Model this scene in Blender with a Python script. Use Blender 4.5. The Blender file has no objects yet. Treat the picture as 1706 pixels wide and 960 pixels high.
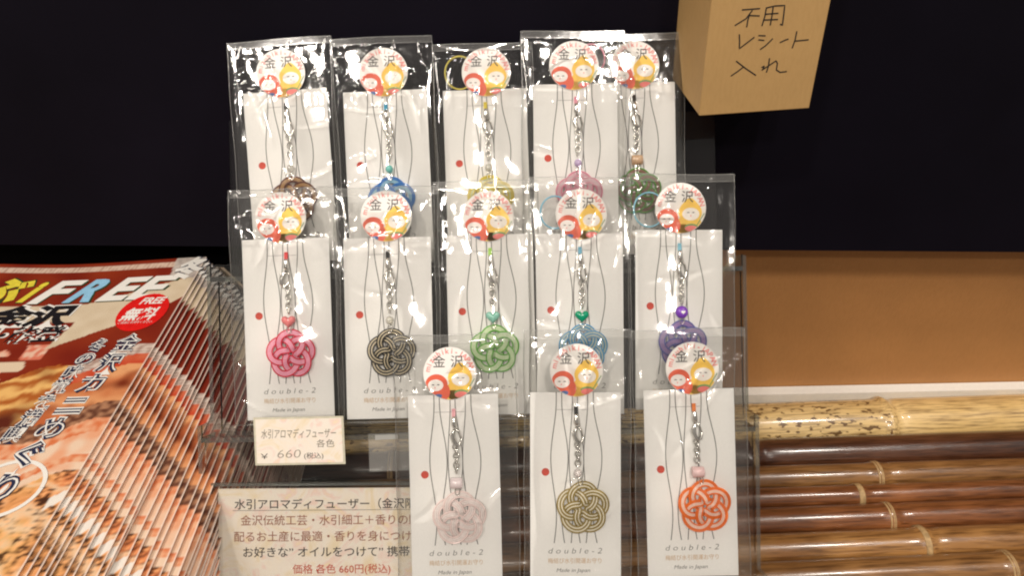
import bpy, math, random
from mathutils import Vector, Matrix, noise
random.seed(7)
sc = bpy.context.scene
COL = sc.collection
rad = math.radians
# ------------------------------------------------------------------ camera
FPX, PIT, ROL, H = 1220.0, rad(35.5), rad(1.2), 0.41
CAM = Vector((0, 0, H))
X = Vector((1, 0, 0))
U0 = Vector((0, math.sin(PIT), math.cos(PIT)))
F = Vector((0, math.cos(PIT), -math.sin(PIT)))
RC = math.cos(ROL)*X - math.sin(ROL)*U0
UC = math.sin(ROL)*X + math.cos(ROL)*U0
cd = bpy.data.cameras.new('camera')
cam = bpy.data.objects.new('camera', cd); COL.objects.link(cam)
cd.sensor_width = 36; cd.lens = FPX/1706*36
cd.clip_start = 0.01; cd.clip_end = 50
cam.matrix_world = Matrix(((RC.x, UC.x, -F.x, CAM.x), (RC.y, UC.y, -F.y, CAM.y), (RC.z, UC.z, -F.z, CAM.z), (0, 0, 0, 1)))
sc.camera = cam
# ------------------------------------------------------------------ light
w = bpy.data.worlds.new('World'); sc.world = w; w.use_nodes = True
bg = w.node_tree.nodes['Background']; bg.inputs[0].default_value = (1.0, 0.92, 0.83, 1); bg.inputs[1].default_value = 0.30
sc.view_settings.view_transform = 'Standard'; sc.view_settings.look = 'None'
sc.view_settings.exposure = 0.0; sc.view_settings.gamma = 1
def lamp(x, y, z, power, size, tgt=(0, .35, .15), col=(1, .915, .825)):
    l = bpy.data.lights.new('ceiling_spot', 'AREA'); l.shape = 'DISK'; l.size = size; l.energy = power; l.color = col
    o = bpy.data.objects.new('ceiling_spot', l); COL.objects.link(o); o.location = (x, y, z)
    o.rotation_euler = (Vector(tgt)-Vector((x, y, z))).to_track_quat('-Z', 'Y').to_euler()
lamp(-0.95, -0.25, 1.6, 13.5, 0.40)
for i, (x, y) in enumerate([(-.75, -1.05), (.35, -.95), (1.1, -.15), (-.1, -1.9)]):
    lamp(x, y, 2.1, 13.8, 0.15)
sc.cycles.max_bounces = 14; sc.cycles.transparent_max_bounces = 48
sc.cycles.filter_width = 2.1
try: sc.cycles.pixel_filter_type = 'BLACKMAN_HARRIS'
except Exception: pass
# ------------------------------------------------------------------ materials
_m = {}
def nt(name):
    m = bpy.data.materials.new(name); m.use_nodes = True
    n = m.node_tree; return m, n, n.nodes['Principled BSDF']
def ramp(n, stops):
    r = n.nodes.new('ShaderNodeValToRGB'); e = r.color_ramp.elements
    while len(e) < len(stops): e.new(.5)
    for el, (p, c) in zip(e, stops): el.position = p; el.color = (*c, 1)
    return r
def nz(n, scale, detail=4, stretch=None, rough=.55):
    tc = n.nodes.new('ShaderNodeTexCoord'); t = n.nodes.new('ShaderNodeTexNoise')
    t.inputs['Scale'].default_value = scale; t.inputs['Detail'].default_value = detail; t.inputs['Roughness'].default_value = rough
    if stretch:
        mp = n.nodes.new('ShaderNodeMapping'); mp.inputs['Scale'].default_value = stretch
        n.links.new(tc.outputs['Object'], mp.inputs['Vector']); n.links.new(mp.outputs[0], t.inputs['Vector'])
    else: n.links.new(tc.outputs['Object'], t.inputs['Vector'])
    return t
def bump(n, b, src, dist, strength=1):
    bp = n.nodes.new('ShaderNodeBump'); bp.inputs['Distance'].default_value = dist; bp.inputs['Strength'].default_value = strength
    n.links.new(src, bp.inputs['Height']); n.links.new(bp.outputs[0], b.inputs['Normal'])
def mat(name, c, rough=.5, metal=0, var=.12, scale=300, bmp=0, trans=0, coat=0, emis=None, spec=.5):
    if name in _m: return _m[name]
    m, n, b = nt(name)
    t = nz(n, scale)
    r = ramp(n, [(.3, tuple(max(0, v*(1-var)) for v in c)), (.7, tuple(min(1, v*(1+var)) for v in c))])
    n.links.new(t.outputs[0], r.inputs[0]); n.links.new(r.outputs[0], b.inputs['Base Color'])
    b.inputs['Roughness'].default_value = rough; b.inputs['Metallic'].default_value = metal
    b.inputs['Transmission Weight'].default_value = trans; b.inputs['Coat Weight'].default_value = coat
    b.inputs['Specular IOR Level'].default_value = spec
    if bmp: bump(n, b, t.outputs[0], bmp)
    _m[name] = m; return m
def film(name, ior, boost, milky, rough, bmp=0.0, scale=60, tint=(.985, .985, .98), ad=0.0):
    m, n, b = nt(name); n.nodes.remove(b)
    out = n.nodes['Material Output']
    tr = n.nodes.new('ShaderNodeBsdfTransparent'); tr.inputs[0].default_value = (*tint, 1)
    df = n.nodes.new('ShaderNodeBsdfDiffuse'); df.inputs[0].default_value = (.85, .84, .80, 1)
    tl = n.nodes.new('ShaderNodeBsdfTranslucent'); tl.inputs[0].default_value = (.85, .84, .80, 1)
    dd = n.nodes.new('ShaderNodeMixShader'); dd.inputs[0].default_value = .35
    n.links.new(df.outputs[0], dd.inputs[1]); n.links.new(tl.outputs[0], dd.inputs[2])
    gl = n.nodes.new('ShaderNodeBsdfGlossy'); gl.inputs['Roughness'].default_value = rough
    fr = n.nodes.new('ShaderNodeFresnel'); fr.inputs[0].default_value = ior
    mu = n.nodes.new('ShaderNodeMath'); mu.operation = 'MULTIPLY_ADD'; mu.inputs[1].default_value = boost; mu.inputs[2].default_value = ad; mu.use_clamp = True
    geo = n.nodes.new('ShaderNodeNewGeometry')
    n.links.new(fr.outputs[0], mu.inputs[0])
    m1 = n.nodes.new('ShaderNodeMixShader'); m1.inputs[0].default_value = milky
    n.links.new(tr.outputs[0], m1.inputs[1]); n.links.new(dd.outputs[0], m1.inputs[2])
    m2 = n.nodes.new('ShaderNodeMixShader')
    n.links.new(mu.outputs[0], m2.inputs[0]); n.links.new(m1.outputs[0], m2.inputs[1]); n.links.new(gl.outputs[0], m2.inputs[2])
    n.links.new(m2.outputs[0], out.inputs[0])
    if bmp:
        t = nz(n, scale, 3); bp = n.nodes.new('ShaderNodeBump'); bp.inputs['Distance'].default_value = bmp
        n.links.new(t.outputs[0], bp.inputs['Height'])
        n.links.new(bp.outputs[0], gl.inputs['Normal']); n.links.new(bp.outputs[0], fr.inputs['Normal'])
    return m
FILM = film('clear_film', 1.5, 1.0, .014, .06, .00025, 45)
HEM = film('film_hem', 1.5, 1.2, .08, .12, .0002, 60)
SEAM = film('film_seam', 1.5, 2.4, .20, .15, .0002, 250)
ACRY = film('clear_acrylic', 1.49, .55, .004, .04)
ACRE = film('acrylic_edge', 1.49, 1.1, .07, .12, tint=(.72, .76, .72))
PAPER = mat('white_card_paper', (.81, .795, .765), .75, var=.025, scale=900, bmp=.00004)
INK = mat('grey_line_ink', (.13, .125, .12), .8, var=.1)
DARKINK = mat('dark_grey_ink', (.07, .065, .06), .8, var=.1)
GOLDINK = mat('ochre_ink', (.55, .36, .19), .8)
REDDOT = mat('red_dot_ink', (.55, .06, .035), .7)
STK = mat('sticker_white', (.80, .77, .73), .45, var=.02)
SPINK = mat('sticker_coral_ink', (.74, .18, .16), .5)
SRED = mat('sticker_red_ink', (.66, .10, .04), .5, var=.05)
SYEL = mat('sticker_yellow_ink', (.82, .54, .08), .5, var=.05)
SGRN = mat('sticker_green_ink', (.14, .30, .10), .5)
SBLU = mat('sticker_blue_ink', (.05, .13, .33), .5)
SGRY = mat('sticker_grey_ink', (.06, .055, .05), .6)
STEEL = mat('polished_steel', (.72, .70, .66), .16, metal=1, var=.05)
# ------------------------------------------------------------------ mesh builder
class MB:
    def __init__(s): s.v = []; s.f = []; s.m = []; s.ms = []; s.sm = []
    def mi(s, m):
        if m not in s.ms: s.ms.append(m)
        return s.ms.index(m)
    def add(s, vs, fs, m, M=None, smooth=False):
        k = len(s.v); i = s.mi(m)
        s.v += [tuple(M @ Vector(v)) if M is not None else tuple(v) for v in vs]
        for f in fs: s.f.append([a+k for a in f]); s.m.append(i); s.sm.append(smooth)
    def box(s, x0, x1, y0, y1, z0, z1, m, M=None):
        vs = [(x, y, z) for x in (x0, x1) for y in (y0, y1) for z in (z0, z1)]
        s.add(vs, [(0, 1, 3, 2), (4, 6, 7, 5), (0, 4, 5, 1), (2, 3, 7, 6), (0, 2, 6, 4), (1, 5, 7, 3)], m, M)
    def poly(s, pts, z, m, M=None): s.add([(p[0], p[1], z) for p in pts], [list(range(len(pts)))], m, M)
    def ell(s, cx, cy, rx, ry, z, m, n=20, M=None, clip=None, rot=0):
        pts = []
        for i in range(n):
            a = 2*math.pi*i/n; ux = rx*math.cos(a); uy = ry*math.sin(a)
            pts.append((cx+ux*math.cos(rot)-uy*math.sin(rot), cy+ux*math.sin(rot)+uy*math.cos(rot)))
        s.poly(clip(pts) if clip else pts, z, m, M)
    def ribbon(s, pts, wd, z, m, M=None, closed=False):
        n = len(pts); vs = []
        for i in range(n):
            a = Vector(pts[max(i-1, 0)][:2]); b = Vector(pts[min(i+1, n-1)][:2]); d = (b-a)
            d = d.normalized() if d.length > 0 else Vector((1, 0)); q = Vector((-d.y, d.x))*wd/2; p = Vector(pts[i][:2])
            vs += [(p.x+q.x, p.y+q.y, z), (p.x-q.x, p.y-q.y, z)]
        s.add(vs, [(2*i+1, 2*i+3, 2*i+2, 2*i) for i in range(n-1)], m, M)
    def tube(s, pts, r, m, seg=6, closed=False, M=None, ref=Vector((0, 0, 1))):
        n = len(pts); pts = [Vector(p) for p in pts]; vs = []
        rr = r if isinstance(r, (list, tuple)) else [r]*n
        for i in range(n):
            if closed: d = pts[(i+1) % n]-pts[(i-1) % n]
            else: d = pts[min(i+1, n-1)]-pts[max(i-1, 0)]
            d = d.normalized() if d.length > 1e-12 else Vector((1, 0, 0))
            a = ref.cross(d)
            if a.length < .05: a = Vector((1, 0, 0)).cross(d)
            a.normalize(); b = d.cross(a)
            for k in range(seg):
                t = 2*math.pi*k/seg; vs.append(pts[i]+(a*math.cos(t)+b*math.sin(t))*rr[i])
        fs = []
        for i in range(n if closed else n-1):
            j = (i+1) % n
            for k in range(seg):
                l = (k+1) % seg; fs.append((i*seg+k, i*seg+l, j*seg+l, j*seg+k))
        if not closed: fs += [list(range(seg))[::-1], [(n-1)*seg+k for k in range(seg)]]
        s.add(vs, fs, m, M, True)
    def dome(s, outline, h, m, M=None, rings=5, both=True):
        cx = sum(p[0] for p in outline)/len(outline); cy = sum(p[1] for p in outline)/len(outline); n = len(outline)
        for sg in ((1, -1) if both else (1,)):
            vs = []; fs = []
            for k in range(rings):
                a = math.pi/2*k/rings; q = math.cos(a)
                vs += [(cx+(p[0]-cx)*q, cy+(p[1]-cy)*q, sg*h*math.sin(a)) for p in outline]
            vs.append((cx, cy, sg*h))
            for k in range(rings-1):
                for i in range(n):
                    j = (i+1) % n; f = (k*n+i, k*n+j, (k+1)*n+j, (k+1)*n+i); fs.append(f if sg > 0 else f[::-1])
            for i in range(n):
                f = ((rings-1)*n+i, (rings-1)*n+(i+1) % n, rings*n); fs.append(f if sg > 0 else f[::-1])
            s.add(vs, fs, m, M, True)
    def mesh(s, name, scale=.001):
        me = bpy.data.meshes.new(name); me.from_pydata([tuple(c*scale for c in v) for v in s.v], [], s.f)
        for m in s.ms: me.materials.append(m)
        me.polygons.foreach_set('material_index', s.m); me.polygons.foreach_set('use_smooth', s.sm); me.update()
        return me
def link(name, me, parent=None, label=None, cat=None, group=None, kind=None):
    o = bpy.data.objects.new(name, me); COL.objects.link(o)
    if parent: o.parent = parent
    for k, v in (('label', label), ('category', cat), ('group', group), ('kind', kind)):
        if v: o[k] = v
    return o
def empty(name, M, label, cat, group=None):
    o = link(name, None, None, label, cat, group); o.empty_display_size = .01; o.matrix_world = M; return o
def frame(loc, x, y, z):
    return Matrix(((x.x, y.x, z.x, loc.x), (x.y, y.y, z.y, loc.y), (x.z, y.z, z.z, loc.z), (0, 0, 0, 1)))
def ray(px, py): return F+(px-853)/FPX*RC+(480-py)/FPX*UC
def atw(px, py, wd): return CAM+ray(px, py)*wd          # point at depth wd along the view axis
def ony(px, py, y): r = ray(px, py); return CAM+r*(y/r.y)
def onz(px, py, z): r = ray(px, py); return CAM+r*((z-H)/r.z)
# text as filled outlines
_g = {}
def glyphs(body, bold=0.0, res=3):
    k = (body, bold, res)
    if k in _g: return _g[k]
    c = bpy.data.curves.new('text', 'FONT'); c.body = body; c.size = 1; c.resolution_u = res; c.offset = bold
    o = bpy.data.objects.new('text', c); me = o.to_mesh()
    r = ([(v.co.x, v.co.y) for v in me.vertices], [list(p.vertices) for p in me.polygons])
    o.to_mesh_clear(); bpy.data.objects.remove(o); bpy.data.curves.remove(c)
    _g[k] = r; return r
def text(mb, body, x, y, z, h, m, width=None, bold=0.0, shear=0.0, M=None, align='L', warp=None, res=3, sub=None):
    vs, fs = glyphs(body, bold, res)
    if not vs: return
    x0 = min(v[0] for v in vs); x1 = max(v[0] for v in vs)
    sy = h; sx = h if width is None else width/(x1-x0)
    ox = x - x0*sx - (0 if align == 'L' else (x1-x0)*sx*.5)
    out = [(ox+v[0]*sx+v[1]*sy*shear, y+v[1]*sy, z) for v in vs]
    # glyph fills face +z
    f2 = []
    for f in fs:
        a = 0
        for i in range(len(f)):
            p = out[f[i]]; q = out[f[(i+1) % len(f)]]; a += p[0]*q[1]-q[0]*p[1]
        f2.append(f if a > 0 else f[::-1])
    if warp: out = [warp(*p) for p in out]
    mb.add(out, f2, m, M)
# ------------------------------------------------------------------ the setting
WALL = mat('dark_navy_board', (.0046, .0036, .0075), .7, var=.35, scale=5, spec=.07)
BLACK = mat('black_recess_board', (.0018, .0015, .0018), .8, scale=6, spec=.08)
def kraft(name, c, sc_=18):
    m, n, b = nt(name); t = nz(n, sc_, 6); t2 = nz(n, 700, 4, (1, 1, .25))
    r = ramp(n, [(.3, tuple(v*.93 for v in c)), (.7, tuple(v*1.06 for v in c))]); n.links.new(t.outputs[0], r.inputs[0])
    r2 = ramp(n, [(.35, (.95, .94, .92)), (.6, (1, 1, 1))]); n.links.new(t2.outputs[0], r2.inputs[0])
    mx = n.nodes.new('ShaderNodeMix'); mx.data_type = 'RGBA'; mx.blend_type = 'MULTIPLY'; mx.inputs[0].default_value = 1
    n.links.new(r.outputs[0], mx.inputs[6]); n.links.new(r2.outputs[0], mx.inputs[7]); n.links.new(mx.outputs[2], b.inputs['Base Color'])
    b.inputs['Roughness'].default_value = .7; bump(n, b, t2.outputs[0], .00006)
    return m
KPANEL = kraft('brown_board', (.43, .20, .062))
KBOX = kraft('kraft_card', (.46, .28, .105))
mb = MB(); mb.box(-900, 900, 412, 417, 0, 900, WALL)
dw = link('dark_wall', None, kind='structure')
bpy.data.objects.remove(dw)
me = MB()
# lower edge of the board follows a slight tilt
zl, zr = 168, 137
me.add([(-900, 406.5, zl+14), (900, 406.5, zr-15), (900, 406.5, 900), (-900, 406.5, 900), (-900, 417, zl+14), (900, 417, zr-15), (900, 417, 900), (-900, 417, 900)],
       [(0, 1, 2, 3), (7, 6, 5, 4), (4, 5, 1, 0), (1, 5, 6, 2), (3, 2, 6, 7), (0, 3, 7, 4)], WALL)
link('dark_wall', me.mesh('dark_wall'), kind='structure')
me = MB(); me.box(-900, 900, 442, 446, -40, 900, BLACK); link('recess_back', me.mesh('recess_back'), kind='structure')
me = MB(); me.box(118, 900, 434, 438, -9, 170, KPANEL)
link('brown_board', me.mesh('brown_board'), None, 'plain brown board standing behind the bamboo tabletop on the right', 'board')
me = MB(); me.box(100, 900, 424.5, 433.5, -14, -3, mat('white_strip', (.78, .76, .70), .6, var=.03))
link('white_ledge', me.mesh('white_ledge'), None, 'narrow white strip between the brown board and the palest bamboo pole', 'ledge')
me = MB(); me.box(-900, 900, -400, 442, -60, -45, mat('dark_table_wood', (.03, .018, .010), .5, var=.3, scale=30)); link('table', me.mesh('table'), kind='structure')
# bamboo poles
def bamboo(name, c1, c2, spots=False, gloss=.28, seed=0):
    m, n, b = nt(name)
    t = nz(n, 9+seed, 5, (1.2, 9, 9)); t2 = nz(n, 45, 5, (1, 14, 14)); t3 = nz(n, 14, 2)
    r = ramp(n, [(.30, c1), (.52, tuple((a+b_)/2 for a, b_ in zip(c1, c2))), (.70, c2)]); n.links.new(t3.outputs[0], r.inputs[0])
    r2 = ramp(n, [(.34, (.28, .22, .18)), (.56, (1.1, 1.1, 1.1))]); n.links.new(t2.outputs[0], r2.inputs[0])
    mx = n.nodes.new('ShaderNodeMix'); mx.data_type = 'RGBA'; mx.blend_type = 'MULTIPLY'; mx.inputs[0].default_value = .75
    n.links.new(r.outputs[0], mx.inputs[6]); n.links.new(r2.outputs[0], mx.inputs[7]); last = mx.outputs[2]
    if spots:
        v = nz(n, 330, 1.5, (.5, 1, 1)); rs = ramp(n, [(.575, (0, 0, 0)), (.64, (1, 1, 1))]); n.links.new(v.outputs[0], rs.inputs[0])
        tc = n.nodes.new('ShaderNodeTexCoord'); sx = n.nodes.new('ShaderNodeSeparateXYZ'); n.links.new(tc.outputs['Object'], sx.inputs[0])
        lt = n.nodes.new('ShaderNodeMath'); lt.operation = 'LESS_THAN'; lt.inputs[1].default_value = .287; n.links.new(sx.outputs[0], lt.inputs[0])
        mm = n.nodes.new('ShaderNodeMath'); mm.operation = 'MULTIPLY'; n.links.new(rs.outputs[0], mm.inputs[0]); n.links.new(lt.outputs[0], mm.inputs[1])
        mx2 = n.nodes.new('ShaderNodeMix'); mx2.data_type = 'RGBA'; n.links.new(mm.outputs[0], mx2.inputs[0]); n.links.new(last, mx2.inputs[6])
        mx2.inputs[7].default_value = (.16, .085, .028, 1); last = mx2.outputs[2]
    n.links.new(last, b.inputs['Base Color'])
    b.inputs['Roughness'].default_value = gloss; b.inputs['Coat Weight'].default_value = .5; b.inputs['Coat Roughness'].default_value = .13
    bump(n, b, t2.outputs[0], .00025)
    return m
B_PALE = bamboo('pale_bamboo', (.60, .40, .15), (.80, .58, .27), True, .4)
B_DARK = bamboo('dark_bamboo', (.045, .015, .007), (.13, .05, .022), seed=1)
B_MID = bamboo('brown_bamboo', (.11, .042, .012), (.38, .19, .062), seed=2)
B_RED = bamboo('reddish_bamboo', (.08, .024, .008), (.34, .125, .040), seed=3)
B_TAN = bamboo('tan_bamboo', (.16, .06, .015), (.50, .26, .085), seed=4)
B_RING = mat('bamboo_ring', (.42, .27, .12), .6, var=.3, scale=400, bmp=.0003)
table = empty('bamboo_tabletop', Matrix.Translation((.24, .4225, 0)) @ Matrix.Rotation(rad(1.1), 4, 'Z') @ Matrix.Translation((-.24, .3-.4225, 0)), 'tabletop of round dark and pale bamboo poles laid side by side', 'tabletop')
edges = [.4235, .3830, .3558, .3362, .3208, .3015, .2790, .2575]
mats_b = [B_PALE, B_DARK, B_MID, B_RED, B_RED, B_TAN, B_MID]
nodes_px = [1478, 1252, 1462, 1432, 1484, 1541, 1682]
pole_lab = ['pale thick speckled bamboo pole at the back', 'darkest glossy bamboo pole', None, None, None, None, None]
y = edges[-1]; k = 0
while y > -.12:
    wd = [.021, .019, .023, .018, .022][k % 5]; y -= wd; edges.append(y); mats_b.append([B_RED, B_TAN, B_DARK, B_MID][k % 4]); nodes_px.append(None); pole_lab.append(None); k += 1
for i in range(len(edges)-1):
    r = (edges[i]-edges[i+1])/2*.985; yc = (edges[i]+edges[i+1])/2
    rng = random.Random(i+40)
    n0 = onz(nodes_px[i], 700+i*40, 0).x if nodes_px[i] else rng.uniform(-.2, .2)
    n0 = {0: .2885}.get(i, n0)
    span = rng.uniform(.22, .34); ns = [n0+span*q for q in range(-4, 5)]; tiltn = rng.uniform(-.3, .3)
    ns = [q for q in ns if -.68 < q < .68]
    pts = []; rr = []; xx = -.7
    while xx <= .7:
        sw = 0
        for q in ns:
            d = (xx-q)/.004; sw += .10*math.exp(-d*d)-.05*math.exp(-((xx-q-.007)/.004)**2)
        pts.append((xx*1000, 1.2*math.sin(xx*4+i), r*1000*.15*math.sin(xx*3+i*2)*.3)); rr.append(r*1000*(1+sw+.015*math.sin(xx*9+i*3)))
        near = min([abs(xx-q) for q in ns] or [1]); xx += .002 if near < .018 else .012
    m_ = MB(); m_.tube(pts, rr, mats_b[i], 28)
    nm = link('bamboo_pole', m_.mesh('bamboo_pole'), table); nm.location = (0, yc-.3, -r)
    if pole_lab[i]: nm['label'] = pole_lab[i]
    for q in ns:
        rg = MB(); R_ = r*1000*1.085
        prof = [(-2.4, 1.0), (-1.7, 1.035), (-.9, 1.0), (-.2, 1.04), (.5, 1.01), (1.0, 1.05), (1.8, .98)] if i != 0 else [(-1.2, 1.0), (0, 1.03), (1, 1.0)]
        yy = 1.2*math.sin(q*4+i); zz = r*1000*.15*math.sin(q*3+i*2)*.3
        rg.tube([(q*1000+a, yy, zz) for a, _ in prof], [R_*s_ for _, s_ in prof], B_RING if i else B_PALE, 28)
        link('node_ring', rg.mesh('node_ring'), nm)
# ------------------------------------------------------------------ kraft paper box
P0 = ony(1165, 193, .352); P1 = onz(1347, 185, P0.z); P2x = .0935
bx = (P1-P0); bx.z = 0; wbox = bx.length*1000; bx.normalize(); by = Vector((-bx.y, bx.x, 0)); bz = Vector((0, 0, 1))
tl = Matrix.Rotation(rad(-1.6), 4, by)
bx2 = (tl @ bx).normalized(); bz2 = (tl @ bz).normalized()
box = empty('paper_box', frame(P0+bx2*wbox/2000, bx2, by, bz2), 'small open kraft paper box with handwritten black marker, hanging on the dark wall', 'box')
mbx = MB(); hb = 125; t_ = .9; dep = 57
mbx.box(-wbox/2, wbox/2, 0, t_, 0, hb, KBOX); mbx.box(-wbox/2, wbox/2, dep-t_, dep, 0, hb, KBOX)
mbx.box(-wbox/2, -wbox/2+t_, t_, dep-t_, 0, hb, KBOX); mbx.box(wbox/2-t_, wbox/2, t_, dep-t_, 0, hb, KBOX)
mbx.box(-wbox/2+t_, wbox/2-t_, t_, dep-t_, .02, t_, KBOX)
bo = link('box_body', mbx.mesh('box_body'), box)
bv = bo.modifiers.new('soft', 'BEVEL'); bv.width = .0007; bv.segments = 2
strokes = [[(530, 72), (668, 62)], [(610, 75), (560, 140), (475, 192)], [(590, 100), (575, 150), (566, 205)], [(588, 115), (665, 118)],
  [(715, 60), (705, 120), (682, 195)], [(712, 58), (780, 42), (856, 38), (848, 110), (838, 190), (820, 180)], [(708, 105), (808, 98)], [(690, 150), (805, 145)], [(768, 50), (758, 120), (745, 190)],
  [(510, 258), (512, 310), (510, 368), (560, 330), (625, 280)], [(655, 268), (710, 270)], [(655, 300), (700, 305)], [(668, 375), (710, 345), (766, 290)], [(818, 322), (860, 302), (885, 294)], [(948, 235), (935, 300), (912, 365)], [(935, 310), (1038, 300)],
  [(485, 462), (560, 520), (637, 572)], [(545, 505), (500, 540), (445, 577)], [(740, 440), (732, 500), (716, 550)], [(678, 512), (700, 500), (690, 525), (680, 532), (730, 500), (790, 460), (800, 480), (792, 530), (820, 548), (872, 542)]]
INKM = mat('black_marker', (.012, .010, .009), .5)
mw = MB(); Mi = box.matrix_world.inverted(); nrm = by
for s_ in strokes:
    pts = []
    for (a, b) in s_:
        r = ray(1120+a/4.57, b/4.57); t = (P0-CAM).dot(nrm)/r.dot(nrm); q = Mi @ (CAM+r*t); pts.append((q.x*1000, q.z*1000))
    # densify for soft curves
    dn = []
    for i in range(len(pts)-1):
        for k in range(4): dn.append((pts[i][0]+(pts[i+1][0]-pts[i][0])*k/4, pts[i][1]+(pts[i+1][1]-pts[i][1])*k/4))
    dn.append(pts[-1])
    mw.ribbon(dn, .62, .12, INKM, Matrix(((1, 0, 0, 0), (0, 0, -1, 0), (0, 1, 0, 0), (0, 0, 0, 1))))
link('handwriting', mw.mesh('handwriting'), box)
# ------------------------------------------------------------------ acrylic display stand
WB, WM, WT = .366, .380, .397
PB, PM, PT = .3725, .3865, .4035        # back panel depths
def uz(py, wd): return -(py-480)/FPX*wd
uB, uM, uT = uz(977, WB), uz(707, WM), uz(447, WT)
SM = frame(CAM, X, U0, -F)               # stand frame: x, up the slope, towards the viewer
xl, xr = -.158, .121
def yz(u, wd): p = CAM+U0*u+F*wd; return p.y, p.z
base = Vector((0, yz(uB, PB)[0], 0))
stand = empty('acrylic_display_stand', Matrix.Translation(base), 'clear acrylic three-step display stand holding the charm packets', 'display stand')
iS = Matrix.Translation(base).inverted() @ SM
def slab(name, x0, x1, u0, u1, w0, w1, edge=True):
    m_ = MB(); m_.box(x0*1000, x1*1000, u0*1000, u1*1000, -w1*1000, -w0*1000, ACRY)
    # polished cut edges read brighter: narrow faces carry the edge material
    ei = m_.mi(ACRE); dims = [x1-x0, u1-u0, w1-w0]; thin = dims.index(min(dims))
    fax = [0, 0, 2, 2, 2, 2]
    ax = [0, 0, 1, 1, 2, 2]
    for i in range(6):
        if ax[i] != thin and edge: m_.m[i] = ei
    m_.v = [tuple((iS @ (Vector(v)*.001))*1000) for v in m_.v]
    return link(name, m_.mesh(name), stand)
T = .002
for (u0, u1, pw, x0, x1) in ((uB-.001, uM-.0045, PB, xl, xr), (uM-.001, uT-.0045, PM, xl+.003, xr), (uT-.001, uz(192, PT), PT, xl+.004, xr-.0075)):
    slab('back_panel', x0, x1, u0, u1, pw, pw+T)
for (u, pw, fw) in ((uB, PB, PB-.020), (uM, PM, PB-.004), (uT, PT, PM-.003)):
    slab('ledge', xl, xr, u-.0042, u-.0017, fw, pw-.0002)
    slab('front_lip', xl, xr, u-.0016, u+.0045, fw, fw+T)
prof = [yz(uB-.005, PB-.020), yz(uB+.004, PB-.020), yz(uB+.004, PB-.001), yz(uM-.006, PB-.003), yz(uM+.004, PB-.003), yz(uM+.004, PM-.001), yz(uT-.006, PM-.002), yz(uT+.004, PM-.002),
        yz(uT+.004, PT-.001), (.385, .12), (.385, .001), (yz(uB-.005, PB-.020)[0], .001)]
for sx in (xl-.0022, xr+.0002):
    m_ = MB(); n = len(prof)
    vs = [(sx*1000, p[0]*1000-base.y*1000, p[1]*1000) for p in prof]+[((sx+T)*1000, p[0]*1000-base.y*1000, p[1]*1000) for p in prof]
    m_.add(vs, [list(range(n)), list(range(2*n-1, n-1, -1))], ACRY)
    m_.add(vs, [(i, i+n, (i+1) % n+n, (i+1) % n) for i in range(n)], ACRE)
    link('side_panel', m_.mesh('side_panel'), stand)
slab('base_panel', xl, xr, uB-.030, uB-.0045, PB-.006, PB-.004)
# ------------------------------------------------------------------ washi paper and signs
def washi(name):
    m, n, b = nt(name); t = nz(n, 55, 3, (1, 1, 1)); t.inputs['Distortion'].default_value = 2
    r = ramp(n, [(.34, (.70, .59, .42)), (.44, (.73, .65, .55)), (.52, (.72, .66, .58)), (.60, (.72, .55, .48)), (.68, (.74, .62, .40))])
    n.links.new(t.outputs[0], r.inputs[0]); n.links.new(r.outputs[0], b.inputs['Base Color']); b.inputs['Roughness'].default_value = .8
    return m
WASHI = washi('flecked_washi_paper')
BROWNINK = mat('brown_red_ink', (.26, .10, .065), .7); REDINK = mat('brick_red_ink', (.45, .07, .035), .7); BLKINK = mat('soft_black_ink', (.035, .03, .028), .7); PENC = mat('pencil_grey', (.16, .14, .11), .8)
wS = .3695; k_ = FPX/wS/1000         # px per mm on the sign plane
def signframe(px, py, wd, rot=0):
    a = ROL*-1+rad(rot) + ROL
    x = (RC*math.cos(a)+UC*math.sin(a)); yv = (UC*math.cos(a)-RC*math.sin(a)); return frame(atw(px, py, wd), x, yv, -F)
sf = signframe(365, 977, wS, .4)
sign = empty('information_sign', sf, 'large flecked cream sign with Japanese text in a clear holder, under the small price card', 'sign')
wmm = (812-365)/k_; hmm = (977-815)/k_
m_ = MB(); m_.box(0, wmm, 0, hmm, 0, .25, WASHI); link('sign_paper', m_.mesh('sign_paper'), sign)
m_ = MB()
def L(x): return (x-365)/k_
def Bl(yb): return (977-yb)/k_
text(m_, '水引アロマディフューザー（金沢限定）', L(392), Bl(848), .32, 18.5/k_, BLKINK, width=(392+18*17.4+4-392)/k_*1.03, bold=.01)
m_.ribbon([(L(389), Bl(851.5)), (L(700), Bl(851.5))], .22, .32, BLKINK)
text(m_, '金沢伝統工芸・水引細工＋香りの贈物', L(402), Bl(875), .32, 18.5/k_, BROWNINK, width=17*18.6/k_, bold=.006)
text(m_, '配るお土産に最適・香りを身につけて', L(391), Bl(902), .32, 18.5/k_, BROWNINK, width=17*18.4/k_, bold=.006)
text(m_, 'お好きな” オイルをつけて” 携帯', L(406), Bl(928), .32, 18.5/k_, BLKINK, width=277/k_, bold=.008)
text(m_, '価格 各色 660円(税込)', L(488), Bl(956), .32, 17/k_, REDINK, width=163/k_, bold=.008)
link('printed_text', m_.mesh('printed_text'), sign)
m_ = MB(); m_.box(-2, wmm+2, -1, hmm+1.5, .8, 1.6, ACRY); m_.box(-2, wmm+2, hmm+1.6, hmm+3.0, -.6, 1.6, ACRE)
m_.box(-3.2, -2.1, -1, hmm+3, -.6, 1.6, ACRE)
link('clear_holder', m_.mesh('clear_holder'), sign)
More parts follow.
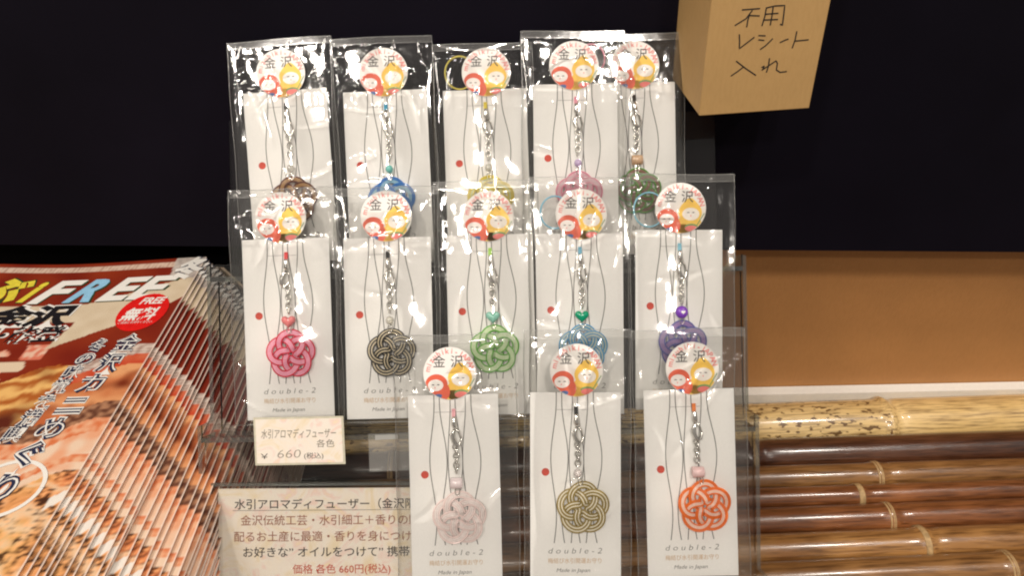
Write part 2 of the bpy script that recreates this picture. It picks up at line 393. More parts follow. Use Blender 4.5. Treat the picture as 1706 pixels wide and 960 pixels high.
# small price card
wc = .3655; kc = FPX/wc/1000
pf = signframe(426, 776, wc, 1.0); price = empty('price_card', pf, 'small cream price card with handwritten 660 below the pink knot packet', 'price card')
m_ = MB(); W_, H_ = 150/kc, 80/kc; sk = Matrix(((1, -.03, 0, 0), (0, 1, 0, 0), (0, 0, 1, 0), (0, 0, 0, 1)))
m_.box(0, W_, 0, H_, 0, .4, mat('card_sleeve_edge', (.50, .47, .36), .4), sk); m_.box(1, W_-1, 1, H_-1, .4, .6, WASHI, sk); link('card_paper', m_.mesh('card_paper'), price)
m_ = MB()
def t2(s, px, py, h, wdt, m, sh=0): text(m_, s, (px-426)/kc, (776-py)/kc, .68, h/kc, m, width=wdt/kc, M=sk, shear=sh)
t2('水引アロマディフューザー', 438, 730, 17, 124, PENC, .1); t2('各色', 529, 746, 14, 30, PENC, .1); t2('￥', 436, 765, 12, 12, BLKINK); text(m_, '660', (463-426)/kc, 12/kc, .68, 20/kc, PENC, width=38/kc, M=sk, shear=.2, bold=-.02); t2('(税込)', 508, 765, 11, 32, BLKINK)
link('handwriting', m_.mesh('handwriting'), price)
th = empty('clear_card_holder', signframe(616, 786, .3690, 2), 'empty clear plastic card holder right of the price card', 'card holder')
m_ = MB(); m_.box(0, 23, 0, 19, 0, .8, film('holder_plastic', 1.5, 1.1, .14, .12)); m_.box(3.5, 15, 16, 18.5, .9, 1.3, film('holder_slot', 1.5, 2, .35, .2)); link('holder_plate', m_.mesh('holder_plate'), th)
# ------------------------------------------------------------------ charm packets
CW, CH = 45.0, 93.5
def warpless(pts): return pts
def card_meshes():
    c = MB(); c.box(-CW/2, CW/2, 0, CH, -.25, .15, PAPER)
    p = MB(); z = .22
    for x0, a in ((13, -1.5), (15.7, 1.7), (21, -.9), (23.5, 1.7), (28.6, -1.1), (31.4, 2.3)):
        pts = []
        for i in range(41):
            yy = 75*i/40; pts.append((x0-CW/2+a*.92*(1-math.cos(2*math.pi*(yy-4)/58)) if yy > 4 else x0-CW/2, CH-yy))
        p.ribbon(pts, .44, z, INK)
    p.ribbon([(12.6-CW/2, CH-8.6), (28-CW/2, CH-8.6)], .16, z+.02, INK)
    p.ell(7.6-CW/2, CH-39.6, 1.95, 1.95, z, REDDOT)
    text(p, 'd o u b l e - 2', 8.8-CW/2, CH-80.2, z, 4.0, DARKINK, width=26.5, shear=.25, bold=-.012)
    text(p, '梅結び水引開運お守り', 8.8-CW/2, CH-84.9, z, 2.9, GOLDINK, width=26.5)
    text(p, 'Made in Japan', 13-CW/2, CH-89.4, z, 2.6, INK, width=16.5, shear=.25)
    return c.mesh('card'), p.mesh('card_print')
CARD_ME, PRINT_ME = card_meshes()
def sticker_mesh():
    R = 13.2; base_ = MB(); pts = [(R*math.cos(2*math.pi*i/48), R*math.sin(2*math.pi*i/48)) for i in range(48)]
    base_.add([(x, y, 0) for x, y in pts]+[(x, y, .15) for x, y in pts], [list(range(47, -1, -1)), list(range(48, 96))]+[(i, (i+1) % 48, (i+1) % 48+48, i+48) for i in range(48)], STK)
    s = MB()
    def clip(ps):
        out = []
        for x, y in ps:
            d = math.hypot(x, y)
            if d > R*.985: x *= R*.985/d; y *= R*.985/d
            out.append((x, y))
        return out
    def E_(cx, cy, rx, ry, z, m, rot=0): s.ell(cx*R, cy*R, rx*R, ry*R, z, m, 28, None, clip, rot)
    # yellow hooded doll
    hood = []
    for i in range(36):
        a = 2*math.pi*i/36; x = .46*math.cos(a); y = .42*math.sin(a)
        if y > 0: y = .42*math.sin(a)*(1+.38*math.sin(a)**6); 
        hood.append(((.38+x)*R, (-.17+y)*R))
    E_(.34, -.66, .50, .42, .19, SYEL); E_(.1, -.85, .45, .22, .19, SYEL); s.poly(clip(hood), .20, SYEL)
    E_(.40, -.23, .335, .25, .24, STK)
    # red hooded doll
    E_(-.36, -.68, .36, .38, .215, SRED); E_(-.51, -.40, .42, .38, .225, SRED); E_(-.54, -.44, .29, .22, .25, STK)
    E_(-.50, -.88, .20, .10, .255, SBLU, .3)
    E_(.42, -.74, .26, .13, .225, SGRN); E_(.42, -.80, .25, .12, .24, SPINK)
    s.ribbon([(.62*R, -.70*R), (.93*R, -.20*R)], .45, .23, SGRN)
    for (cx, cy) in ((.30, -.17), (.50, -.17), (-.64, -.42), (-.44, -.42)): E_(cx, cy, .055, .018, .28, SGRY)
    for (cx, cy) in ((.40, -.30), (-.57, -.53)): E_(cx, cy, .02, .03, .28, SPINK)
    text(s, '金', -.40*R, .27*R, .27, .49*R, SGRY, align='C', bold=.003); text(s, '沢', .27*R, .27*R, .27, .49*R, SGRY, align='C', bold=.003)
    word = 'mizuhiki-JAPAN'
    for i, ch in enumerate(word):
        a = rad(168-156*i/(len(word)-1)); M = Matrix.Rotation(a-math.pi/2, 4, 'Z'); text(s, ch, 0, .755*R, .2, .29*R, SPINK, M=M, align='C', bold=.014)
    return base_.mesh('round_sticker'), s.mesh('sticker_print')
STK_ME, STKP_ME = sticker_mesh()
def cordmat(c, r=.35): return mat('cord_%d_%d_%d' % tuple(int(v*255) for v in c), c, r, var=.08, scale=900, bmp=.00006)
def knot_mesh(A, B, pattern, R=13.4, rot=0):
    m_ = MB(); n = 300; nb = len(pattern); BW = 3.6*R/13.4; cr = BW/nb/2; off = [(-BW/2+BW*(i+.5)/nb) for i in range(nb)]
    mid = 6.85*R/13.4; amp = 4.35*R/13.4
    base_p = []
    for i in range(n):
        u = 2*math.pi*i/n
        r = mid+amp*math.cos(5*u)-.08*math.cos(10*u)
        th = 3*u+math.pi/2+rot
        # widen the outer lobes a little
        th += .055*math.sin(5*u)
        base_p.append(Vector((r*math.cos(th), r*math.sin(th), 1.4*math.sin(10*u))))
    for o, ch in zip(off, pattern):
        pts = []
        for i in range(n):
            d = base_p[(i+1) % n]-base_p[i-1]; d.z = 0; d.normalize(); q = Vector((-d.y, d.x, 0)); pts.append(base_p[i]+q*o)
        m_.tube(pts, cr*.96, cordmat(A if ch == 'A' else B), 6, True)
    return m_.mesh('mizuhiki_knot')
def heart(s):
    pts = []
    for i in range(28):
        t = 2*math.pi*i/28; pts.append((s*16*math.sin(t)**3/16, s*(13*math.cos(t)-5*math.cos(2*t)-2*math.cos(3*t)-math.cos(4*t))/16))
    return pts[::-1]
def film_mesh(x0, x1, y0, y1, seed, creases):
    """a clear sleeve: wrinkled front sheet, back sheet and sealed edge; mm, y up from the card's foot"""
    rng = random.Random(seed); m_ = MB(); cr = []
    for i in range(creases):
        a = rng.choice([rng.gauss(1.57, .35), rng.gauss(.5, .5), rng.gauss(2.7, .5)]); ln = rng.uniform(12, 40)
        top = rng.random() < .72
        cx = rng.uniform(x0+3, x1-3); cy = rng.uniform(CH-6, y1-2) if top else rng.uniform(y0+4, CH)
        cr.append((cx, cy, math.cos(a), math.sin(a), ln/2, rng.uniform(.35, .9)*rng.choice([1, 1, -1]), rng.uniform(.5, 1.1), rng.uniform(-.03, .03)))
    # long vertical folds along both margins
    for xm in (x0+rng.uniform(1.5, 3), x1-rng.uniform(1.5, 3)):
        cr.append((xm, (y0+y1)/2, math.cos(1.57), 1, 52, rng.uniform(.5, .9), 1.2, rng.uniform(-.002, .002)))
    def hz(x, y):
        ex = min(x-x0, x1-x); ey = min(y-y0, y1-y); e = min(ex, ey)
        edge = min(1, max(0, e)/4.0); edge = edge*(2-edge)
        base_ = 1.6+3.0*math.exp(-((x-1.5)**2+(y-(CH-59))**2)/300)+1.3*math.exp(-((x-1)/7)**2-((y-(CH-25))/24)**2)
        if y > CH+2: base_ *= max(.35, 1-(y-CH)/34)
        p = Vector((x/26, y/30, seed*3.1)); q = Vector((x/9+5, y/15, seed*1.7))
        up = 1.0 if y > CH-8 else .45
        wr = 1.1*noise.noise(p)*(.95 if y > CH-2 else .30)+(.35 if y > CH-10 else .03)*.8*(1-abs(noise.noise(q))*2.6)*.6
        z = base_+wr
        for (cx, cy, dx, dy, hl, am, wd, bend) in cr:
            ax = (x-cx)*dx+(y-cy)*dy
            if abs(ax) > hl: continue
            pd = -(x-cx)*dy+(y-cy)*dx-bend*ax*ax
            if abs(pd) < wd*2.5: z += am*math.exp(-abs(pd)/wd)*(1-(ax/hl)**2)
        return z*edge
    for side in (1, -1):
        vs = []; fs = []; st = .7 if side > 0 else 2.5
        nx = int((x1-x0)/st); ny = int((y1-y0)/st)
        for j in range(ny+1):
            for i in range(nx+1):
                x = x0+(x1-x0)*i/nx; y = y0+(y1-y0)*j/ny
                if side > 0: z = hz(x, y)+.05
                else:
                    e = min(x-x0, x1-x, y-y0, y1-y); z = -.3-min(1, e/4)*(.6+.5*noise.noise(Vector((x/14, y/18, seed+50))))
                vs.append((x+.25*math.sin(y/9+seed), y+.3*math.sin(x/11+seed), z))
        for j in range(ny):
            for i in range(nx):
                a = j*(nx+1)+i; f = (a, a+1, a+nx+2, a+nx+1); fs.append(f if side > 0 else f[::-1])
        m_.add(vs, fs, FILM, None, True)
    def E2(x, y): return (x+.25*math.sin(y/9+seed), y+.3*math.sin(x/11+seed))
    out = [(x0, y0)]; 
    path = [(x0, y0+(y1-y0)*i/24) for i in range(25)]+[(x0+(x1-x0)*i/12, y1) for i in range(1, 13)]+[(x1, y1-(y1-y0)*i/24) for i in range(1, 25)]+[(x1-(x1-x0)*i/12, y0) for i in range(1, 12)]
    m_.tube([(*E2(*p), -.1) for p in path], .22, SEAM, 5, True)
    # folded top hem
    m_.ribbon([(*E2(x0+.3+(x1-x0-.6)*i/12, y1-2.0),) for i in range(13)], 3.6, 1.1, HEM)
    m_.ribbon([(*E2(x0+(x1-x0)*i/12, y1-3.9),) for i in range(13)], .35, 1.2, SEAM)
    return m_.mesh('clear_sleeve')
def packet(s):
    px, py, rot, wd = s['c']; a = rad(rot)-0
    x = RC*math.cos(a)+UC*math.sin(a); yv = UC*math.cos(a)-RC*math.sin(a); zv = -F
    yaw = rad(s.get('yaw', 0)); pitch = rad(s.get('pit', 0))
    Mr = Matrix.Rotation(yaw, 3, yv) @ Matrix.Rotation(pitch, 3, x)
    x = Mr @ x; zv = Mr @ zv; yv = Mr @ yv
    top = atw(px, py, wd); foot = top-yv*(CH/1000)
    e = empty('charm_packet', frame(foot, x, yv, zv), s['label'], 'charm packet', 'knot charm packets on the clear stand')
    c = link('card', CARD_ME, e); link('card_print', PRINT_ME, c)
    sx, sy = s.get('st', (0, 9.5)); so = link('round_sticker', STK_ME, e); so.location = (sx/1000, (CH+sy)/1000, .0006)
    so.rotation_euler.z = rad(s.get('sr', 0)-rot*.3); link('sticker_print', STKP_ME, so)
    A, B, pat = s['knot']; kx, ky = s.get('kp', (1.5, 59.5)); R = s.get('kr', 13.4)
    ko = link('mizuhiki_knot', knot_mesh(A, B, pat, R, s.get('krot', 0)), e); ko.location = (kx/1000, (CH-ky)/1000, .0022); ko.scale.z = .62
    # strap cord, crimp, clasp, chain
    cx = s.get('cx', .2); kt = ky-R+1.2
    m_ = MB(); cc = cordmat(s['cord']); m_.tube([(cx-.4, CH-7, .6), (cx-.45, CH-10, 1), (cx-.2, CH-13.5, 1.4)], .55, cc, 6); m_.tube([(cx+.5, CH-7, .6), (cx+.5, CH-10, 1), (cx+.1, CH-13.5, 1.4)], .55, cc, 6)
    if s.get('loop'):
        lx, ly, lr = s['loop']; m_.tube([(lx+lr*math.cos(t*.2618), CH+ly+lr*1.12*math.sin(t*.2618), 0.3) for t in range(24)], .42, cc, 6, True)
    link('strap_cord', m_.mesh('strap_cord'), e)
    m_ = MB(); m_.tube([(cx, CH-10.6, 1.5), (cx+.1, CH-11.2, 1.5), (cx+.2, CH-15.2, 1.6), (cx+.3, CH-16, 1.6)], [.7, 1.15, 1.5, 1.0], STEEL, 10); link('crimp_cap', m_.mesh('crimp_cap'), e)
    m_ = MB(); tl_ = s.get('tilt', .15)
    body = [(0, 0, 0), (-.9, -1.6, 0), (-1.5, -3.6, 0), (-1.2, -5.8, 0), (-.2, -7.2, 0), (.9, -6.8, 0), (1.6, -5.2, 0), (1.7, -3.8, 0)]
    Mt = Matrix.Translation((cx+.5, CH-16.4, 1.9)) @ Matrix.Rotation(tl_, 4, 'Z') @ Matrix.Diagonal((1.25, 1.2, 1.2, 1))
    m_.tube([(q[0], q[1], q[2]) for q in body], [.55, .8, 1.0, 1.0, .85, .65, .5, .35], STEEL, 8, M=Mt); m_.tube([(1.5, -3.6, 0), (1.3, -1.8, .1), (.5, -.2, .2)], [.35, .4, .5], STEEL, 8, M=Mt)
    m_.tube([(-1.5, -2.4, .6), (-2.4, -2.2, .8)], .3, STEEL, 6, M=Mt); link('lobster_clasp', m_.mesh('lobster_clasp'), e)
    m_ = MB(); yb = 25.6; ye = kt-(9 if s['bead'][0] != 'none' else 0); k = 0; bend = s.get('bend', .6)
    while yb < ye:
        f_ = k % 2; xx = cx+.6+bend*math.sin(yb/4.)*.5; ring = []
        for t in range(12):
            a_ = t*math.pi/6; rx = 1.35; ry = 1.7
            ring.append((xx+rx*math.cos(a_)*(1 if not f_ else .45), CH-yb+ry*math.sin(a_), 1.9+(.95*math.cos(a_) if f_ else .1*math.cos(a_))))
        m_.tube(ring, .42, STEEL, 6, True); yb += 2.3; k += 1
    ring = [(kx*.6+cx*.4+1.1*math.cos(t*.5236), CH-kt+.3+1.9*math.sin(t*.5236), 2.6) for t in range(12)]; m_.tube(ring, .34, STEEL, 6, True)
    link('chain', m_.mesh('chain'), e)
    kind, bc, tr = s['bead']; bm_ = mat('bead_%s_%d_%d' % (kind, int(bc[0]*99), int(bc[1]*99)), bc, .12, trans=tr, var=.05, coat=.3)
    m_ = MB(); bxp = cx+.7; byp = CH-(kt-4.6)
    if kind == 'heart': m_.dome(heart(3.7), 2.0, bm_, Matrix.Translation((bxp, byp, 2.6)))
    elif kind == 'round':
        m_.dome([(3.3*math.cos(i*.2618), 3.3*math.sin(i*.2618)) for i in range(24)], 2.2, bm_, Matrix.Translation((bxp, byp, 2.6)))
        m_.dome([(p[0], p[1]) for p in heart(1.3)], .5, STK, Matrix.Translation((bxp+.3, byp, 4.4)), both=False)
    elif kind == 'tube': m_.tube([(bxp-3.0, byp, 3), (bxp-2.7, byp, 3), (bxp+2.7, byp, 3), (bxp+3.0, byp, 3)], [2.1, 2.7, 2.7, 2.1], bm_, 16, ref=Vector((0, 1, 0))); m_.tube([(bxp-2.3, byp-.1, 5.2), (bxp+2.2, byp-.1, 5.2)], .5, STK, 6)
    else: m_.dome([(2.1*math.cos(i*math.pi/4), 2.3*math.sin(i*math.pi/4)) for i in range(8)], 2.0, bm_, Matrix.Translation((bxp, byp, 2.6)), rings=3)
    link('bead', m_.mesh('bead'), e)
    l, r, t = s['bag']; link('clear_sleeve', film_mesh(-CW/2-l, CW/2+r, -2.2, CH+t, s['seed'], s.get('cr', 17)), e)
    return e
P_ = [
 dict(c=(474, 151, 4.2, WT-.001), st=(-1.2, 9.4), bag=(7, 4.5, 28), knot=((.10, .018, .006), (.42, .24, .10), 'ABBA'), cord=(.02, .02, .02), bead=('drop', (.8, .78, .72), .7), seed=1, cr=26, sr=2, label='charm packet with a dark brown and gold knot, leftmost of the back row'),
 dict(c=(641, 151, 2.6, WT-.0025), st=(-.3, 9.8), bag=(6, 4, 29), knot=((.0, .16, .50), (.28, .50, .62), 'AABB'), cord=(.05, .35, .55), bead=('drop', (.25, .68, .62), .4), seed=2, cr=24, label='charm packet with a bright blue knot behind the black and gold one'),
 dict(c=(807, 149, 2, WT-.001), st=(1.3, 9.2), bag=(5, 4, 25), knot=((.66, .53, .05), (.58, .62, .30), 'AABA'), cord=(.68, .56, .08), bead=('drop', (.85, .83, .75), .7), seed=3, loop=(-13, 9.5, 8), label='charm packet with a yellow knot and yellow strap loop beside its sticker'),
 dict(c=(958, 140, .6, WT-.005), st=(-.6, 9.8), bag=(6, 4.5, 28.5), knot=((.68, .22, .32), (.68, .45, .50), 'ABBA'), cord=(.75, .32, .40), bead=('drop', (.66, .52, .75), .4), seed=4, loop=(9, 13.5, 7), label='charm packet with a dusty pink knot, second from right in the back row'),
 dict(c=(1055, 137, .9, WT+.001), st=(1.0, 9.2), bag=(5, 5, 26.5), knot=((.08, .28, .02), (.24, .12, .07), 'ABBA'), cord=(.02, .02, .02), bead=('tube', (.80, .56, .36), .5), seed=5, label='charm packet with a green and brown knot, partly behind its left neighbour'),
 dict(c=(475.5, 398, 1.9, WM-.001), st=(-2, 11), bag=(6.5, 5, 26), knot=((.66, .008, .05), (.90, .42, .55), 'ABBBA'), cord=(.72, .08, .08), bead=('heart', (.82, .25, .25), .3), seed=6, cr=24, tilt=-.2, label='charm packet with a crimson and pink knot and pink heart bead'),
 dict(c=(644.5, 396, 1.3, WM-.002), st=(0, 11), bag=(4.5, 4, 26), knot=((.006, .005, .005), (.66, .56, .38), 'ABABA'), cord=(.02, .02, .02), bead=('drop', (.85, .83, .80), .7), seed=7, label='charm packet with a black and gold knot and black strap cord'),
 dict(c=(815, 391, 1.4, WM), st=(-.3, 9.5), bag=(6, 3, 28), knot=((.10, .42, .012), (.70, .82, .54), 'ABBBA'), cord=(.40, .68, .15), bead=('heart', (.30, .62, .50), .3), seed=8, label='charm packet with a light green knot, middle of the middle row'),
 dict(c=(965, 389, .4, WM-.0015), st=(1.0, 9.8), bag=(3.5, 4, 29), knot=((.02, .30, .60), (.60, .64, .50), 'ABABA'), cord=(.20, .50, .66), bead=('heart', (.0, .30, .15), .15), seed=9, loop=(-12.5, 11, 7.5), label='charm packet with a light blue knot and emerald green heart bead'),
 dict(c=(1131, 383, 0, WM), st=(.7, 11.2), bag=(3.5, 6.5, 29), knot=((.07, .09, .36), (.34, .22, .46), 'ABBBA'), cord=(.25, .55, .68), bead=('round', (.22, .06, .50), .2), seed=10, loop=(-15.5, 10.5, 8), label='charm packet with a violet knot and round purple bead'),
 dict(c=(754.5, 658, 1.4, WB-.001), st=(-1.2, 10.7), bag=(6.5, 9, 30), knot=((.82, .67, .64), (.84, .76, .73), 'ABBA'), cord=(.80, .42, .46), bead=('tube', (.85, .74, .74), .4), seed=11, kr=14.2, kp=(2, 61), label='charm packet with a pale pink almost white knot, left in the front row'),
 dict(c=(958.5, 654, .1, WB-.002), st=(.5, 11), bag=(3, 5, 31), knot=((.30, .21, .035), (.84, .78, .62), 'ABABA'), cord=(.02, .02, .02), bead=('drop', (.85, .80, .78), .7), seed=12, kr=13.9, kp=(3.5, 57), label='charm packet with a gold and white knot, centre of the front row'),
 dict(c=(1147, 649, 1.5, WB-.001), st=(2, 10.5), bag=(5, 6, 30), knot=((.84, .17, .002), (.90, .66, .54), 'AABBA'), cord=(.85, .25, .06), bead=('tube', (.85, .60, .58), .4), seed=13, kr=14, kp=(6.0, 58), cx=2.2, label='charm packet with a bright orange knot at the right of the front row'),
]
for s in P_: packet(s)
# ------------------------------------------------------------------ magazines
ZT = .147
corner = onz(345, 430, ZT)                # top right corner of the topmost cover
MWD, MHT = 210.0, 297.0
def zb(s, t): return -2.6*math.exp(-((s+92)/48)**2)*math.exp(-t/150)+1.2*math.exp(-((s+2)/30)**2)*math.exp(-t/60)
def inpoly(x, y, P):
    c = False; j = len(P)-1
    for i in range(len(P)):
        if (P[i][1] > y) != (P[j][1] > y) and x < (P[j][0]-P[i][0])*(y-P[i][1])/(P[j][1]-P[i][1])+P[i][0]: c = not c
        j = i
    return c
SW = [(1, 20), (1, 42), (-18, 62), (-63, 91), (-57, 66), (-112, 62), (-112, 47), (-58, 47), (-40, 40)]
N = noise.noise
def mixc(a, b, t): t = max(0, min(1, t)); return tuple(p+(q-p)*t for p, q in zip(a, b))
def cover_col(s, t):
    n1 = N(Vector((s/9, t/9, 1))); n2 = N(Vector((s/3, t/4, 5))); n3 = N(Vector((s/22, t/22, 9)))
    red = mixc((.22, .030, .016), (.30, .055, .022), .5+n3)
    if t < 24 and s > -20+t*.15: return mixc((.58, .54, .50), (.42, .38, .36), .5+n2)
    if 4 < t < 10.5 and s < -14: return mixc((.62, .50, .42), (.30, .16, .12), (math.sin(s*2.4)*.5+n2)*.9)
    if inpoly(s, t, SW): return mixc((.64, .57, .45), (.58, .50, .38), .5+n1)
    ph = 88-s*.38 if s < 0 else 88
    ph += 3*math.sin(s/7)
    if s < -60 and 86 < t < 118:
        if n1+.35*math.sin(s/6)-.1 > -.05 and t < 99: return mixc((.62, .22, .15), (.7, .5, .4), .5+n2*2)
        if t < 116 and s < -70+4*n1*3 and t > 101: return (.66, .56, .44)
    if t < ph: return red
    d = t-ph
    if d < 9 and s > -40: return mixc((.62, .55, .50), (.40, .30, .26), .5+1.6*n2+.4*math.sin(t*2.4))
    if d < 17 and s > -40: return mixc((.50, .05, .02), (.60, .22, .12), .5+n1)
    if d < 46:
        if s < -40:   # noodles and broth
            band = math.sin((t+s*.25)/1.9+3*n1+n2); base_ = mixc((.42, .15, .04), (.72, .48, .20), .5+.6*band)
            return mixc(base_, (.14, .035, .02), max(0, n3*2.2))
        return mixc(mixc((.50, .17, .07), (.68, .38, .20), .5+n3+.4*math.sin(t/4+n1*2)), (.22, .05, .02), max(0, n1*1.6))
    if d < 58: return mixc((.16, .07, .045), (.42, .24, .15), .5+1.2*n2+.55*math.sin(s*.9+n1*3)*math.sin(t*1.1))
    if d < 92:
        if d < 68 or 82 < d < 87: return mixc((.62, .22, .10), (.72, .45, .30), .5+1.5*n2)
        return mixc((.72, .58, .46), (.70, .40, .26), .35+1.5*n1+.4*math.sin(s*.55+t*.1))
    if s > -7 and abs(d-106+s*.8) < 3.4: return (.74, .72, .68)
    wv = (t-s*.35)/3.3+4*n1+2*n3; st = math.sin(wv)
    cc_ = mixc(mixc((.66, .42, .18), (.64, .26, .12), .5+1.5*n3), (.74, .60, .44), max(0, st)*.8)
    bl = 1.8*N(Vector((s/2.6+t/9, t/1.9, 31)))
    cc_ = mixc(cc_, (.86, .50, .26), max(0, bl)*.7)
    return mixc(cc_, (.05, .018, .012), max(0, min(.92, -bl*.9-.1+1.5*N(Vector((s/12, t/7, 2)))-.4*st)))
def cover_mesh():
    ds = 1.0; nx = int(MWD/ds); ny = int(MHT/ds/1.2)
    vs = []; cols = []; fs = []
    for j in range(ny+1):
        t = MHT*j/ny
        for i in range(nx+1):
            s = -MWD*i/nx; vs.append((s*.001, -t*.001, zb(s, t)*.001)); cols.append(cover_col(s, t))
    cols = [(.80, .70, .63) if v[0] > -.0003 else c for c, v in zip(cols, vs)]
    cols = [tuple(max(0, q)**1.22*1.04 for q in (c[0], c[1]*.96, c[2]*.93)) for c in cols]
    for j in range(ny):
        for i in range(nx):
            a = j*(nx+1)+i; fs.append((a, a+nx+1, a+nx+2, a+1)[::-1])
    me = bpy.data.meshes.new('cover'); me.from_pydata(vs, [], [f[::-1] for f in fs])
    ca = me.color_attributes.new('art', 'FLOAT_COLOR', 'POINT')
    flat = []
    for c in cols: flat += [max(0, c[0]), max(0, c[1]), max(0, c[2]), 1]
    ca.data.foreach_set('color', flat)
    m, n, b = nt('glossy_cover'); at = n.nodes.new('ShaderNodeVertexColor'); at.layer_name = 'art'
    n.links.new(at.outputs[0], b.inputs['Base Color']); b.inputs['Roughness'].default_value = .38; b.inputs['Specular IOR Level'].default_value = .35
    t = nz(n, 40, 3); bump(n, b, t.outputs[0], .0004)
    me.materials.append(m); me.polygons.foreach_set('use_smooth', [True]*len(me.polygons)); me.update(); return me
def flip_ok(me):
    if me.polygons[0].normal.z < 0: me.flip_normals()
    return me
COVER = flip_ok(cover_mesh())
DZ = 1.7
def pages_mesh():
    m_ = MB(); nx, ny = 14, 16; pg = mat('page_edges', (.56, .49, .43), .8, var=.35, scale=1500)
    g = nt('page_block'); n = g[1]; b = g[2]
    tc = n.nodes.new('ShaderNodeTexCoord'); mp = n.nodes.new('ShaderNodeMapping'); mp.inputs['Scale'].default_value = (1, 1, 60)
    t = n.nodes.new('ShaderNodeTexNoise'); t.inputs['Scale'].default_value = 50; n.links.new(tc.outputs['Object'], mp.inputs[0]); n.links.new(mp.outputs[0], t.inputs['Vector'])
    r = ramp(n, [(.30, (.62, .45, .38)), (.42, (.86, .76, .70)), (.60, (.94, .90, .86))]); n.links.new(t.outputs[0], r.inputs[0]); n.links.new(r.outputs[0], b.inputs['Base Color']); b.inputs['Roughness'].default_value = .7
    pg = g[0]
    top = []; bot = []
    for j in range(ny+1):
        for i in range(nx+1):
            s = -.2-(MWD-.4)*i/nx; t_ = .2+(MHT-.4)*j/ny; top.append((s, -t_, zb(s, t_)-.06)); bot.append((s-.5 if i == 0 else s, -t_, zb(s, t_)-DZ+.28))
    V = top+bot; k = len(top); W_ = nx+1; fs = []
    for j in range(ny):
        for i in range(nx):
            a = j*W_+i; fs.append((a, a+1, a+W_+1, a+W_)); fs.append((a+k, a+W_+k, a+W_+1+k, a+1+k))
    for j in range(ny):
        a = j*W_; fs.append((a, a+W_, a+W_+k, a+k)); a = j*W_+nx; fs.append((a, a+k, a+W_+k, a+W_))
    for i in range(nx):
        a = i; fs.append((a, a+k, a+1+k, a+1)); a = ny*W_+i; fs.append((a, a+1, a+1+k, a+k))
    m_.add(V, fs, pg); return m_.mesh('page_block')
PAGES = pages_mesh()
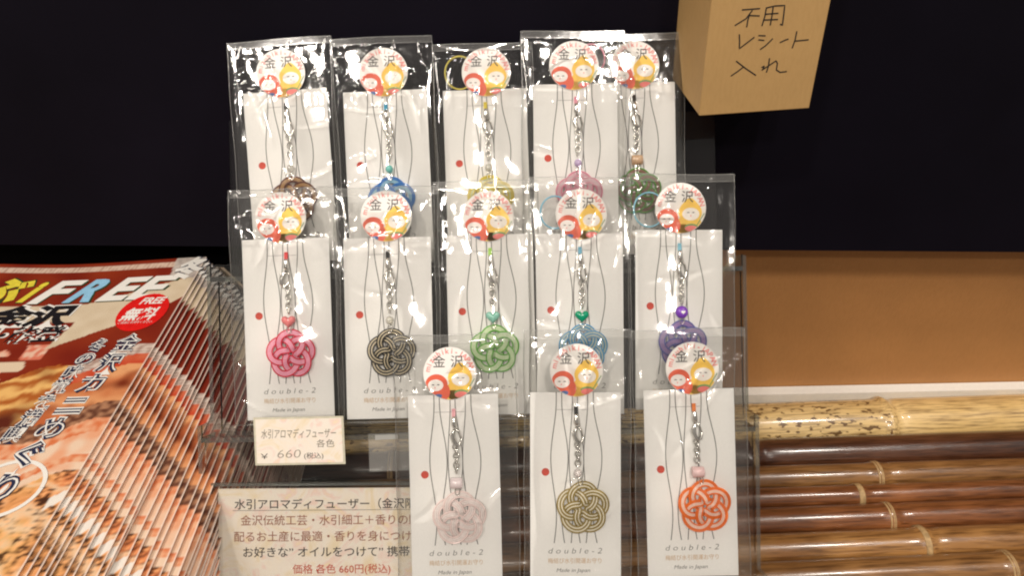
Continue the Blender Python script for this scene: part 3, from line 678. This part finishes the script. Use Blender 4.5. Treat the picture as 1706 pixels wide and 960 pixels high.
def lettering_mesh():
    m_ = MB(); wp = lambda x, y, z: (x, y, z+zb(x, -y))
    WH = mat('cover_white_ink', (.74, .71, .66), .35, var=.02); BK = mat('cover_black_ink', (.012, .01, .012), .35); YL = mat('cover_yellow_ink', (.66, .55, .05), .35); OL = mat('cover_dark_green_ink', (.03, .05, .02), .35); LB = mat('cover_light_blue_ink', (.25, .48, .66), .35); RD = mat('cover_red_ink', (.62, .012, .01), .3); NV = mat('cover_navy_ink', (.02, .025, .06), .35)
    def T_(s, x, t, h, m, wd, sh=.3, bold=.0, z=.25, out=None, ob=.05):
        if out: text(m_, s, x, -t, z-.08, h, out, width=wd*1.03, bold=bold+ob, shear=sh, warp=wp)
        text(m_, s, x, -t, z, h, m, width=wd, bold=bold, shear=sh, warp=wp)
    T_('ぶ', -137, 42, 30, YL, 30, .25, .05, .26, OL, .03); T_('i', -104.5, 42, 30, YL, 4.5, .3, .05, .26, OL, .03)
    for ch, x, c in (('F', -97, WH), ('R', -75, LB), ('E', -54.5, WH), ('E', -36, WH)):
        text(m_, ch, x+1.0, -45.2, .17, 33, OL, width=17.5, bold=.03, shear=.42, warp=wp)
        text(m_, ch, x, -44, .25, 33, c, width=17, bold=.04, shear=.42, warp=wp)
    T_('冬', -18, 22, 25, WH, 18, .25, .04, .3, NV, .025)
    T_('金沢', -115, 66, 21, BK, 52, .15, .05, .3, WH, .05); T_('加賀･能登', -130, 82, 15, BK, 70, .12, .03, .3, WH, .05)
    # red oval badge
    E = [(-19.5+14.6*math.cos(a*.2244), -58.5+18.5*math.sin(a*.2244)) for a in range(28)]
    m_.add([wp(x, y, .34) for x, y in E], [list(range(28))], RD)
    T_('FREE', -25, 50.5, 9, WH, 14, .25, .03, .42); T_('無料', -31, 65.5, 13, WH, 20, .2, .03, .42); T_('ご自由にお持ちください', -30, 69.5, 2.6, WH, 20, .1, 0, .42)
    def col(s, x0, t0, x1, t1, size):
        n = len(s)
        for i, ch in enumerate(s):
            x = x0+(x1-x0)*i/(n-1); t = t0+(t1-t0)*i/(n-1)
            wd_ = size if ch not in '!' else size*.3
            T_(ch, x-size/2, t+size*.75, size*1.15, NV, wd_, .05, .055, .4, WH, .06)
            T_(ch, x-size/2+.2, t+size*.75, size*1.15, WH, wd_*.97, .05, -.012, .47)
    col('金沢カニめぐ', -17, 84, -30, 165, 13.5); col('冬の味覚を満喫!', -33, 86, -46, 165, 10)
    # round white outline with the last kana
    ring = [(-30+17*math.cos(a*.1963), -190+16*math.sin(a*.1963)) for a in range(33)]
    rg = MB(); rg.ribbon(ring, 2.0, .30, WH); m_.add([wp(*v) for v in rg.v], rg.f, WH)
    T_('り', -36, 197, 18, NV, 11, .05, .06, .4, WH, .06); T_('り', -35.8, 197, 18, WH, 10.6, .05, -.01, .47)
    return m_.mesh('cover_lettering')
LETTER = lettering_mesh()
ordw = ['topmost', 'second', 'third', 'fourth', 'fifth', 'sixth', 'seventh', 'eighth', 'ninth', 'tenth', 'eleventh', 'twelfth', 'thirteenth', 'fourteenth', 'fifteenth', 'sixteenth', 'seventeenth', 'eighteenth', 'nineteenth', 'twentieth']
rng = random.Random(3); sx_ = sy_ = 0; NM = 60
for i in range(NM):
    if i and i < 20:
        sx_ += 2.5*rng.uniform(.7, 1.3); sy_ -= 1.9*rng.uniform(.5, 1.5)
        if i in (7, 14): sx_ += 1.6; sy_ -= 3
    lab = ('red and orange food magazine in the fanned pile, %s from the top' % ordw[min(i, 19)]) if i else 'topmost red magazine of the fanned pile, its whole cover showing'
    if i >= 20: lab = 'magazine low in the fanned pile, only its page edges showing'
    jx = rng.uniform(-.8, .8) if i else 0; jx = jx if i < 20 else rng.uniform(-1.2, .2)
    ang = 0 if i == 0 else rng.uniform(-.5, .5)
    M = Matrix.Translation(corner+Vector(((sx_+jx)/1000, sy_/1000, -(i*DZ if i < 20 else 20*DZ+1+(i-20)*2.72)/1000-.0003))) @ Matrix.Rotation(rad(ang), 4, 'Z')
    e = empty('magazine', M, lab, 'magazine', 'fanned pile of free magazines')
    if i >= 20: e.scale.z = 1.6
    c = link('cover', COVER, e)
    if i < 20: link('cover_lettering', LETTER, c)
    link('page_block', PAGES, e)
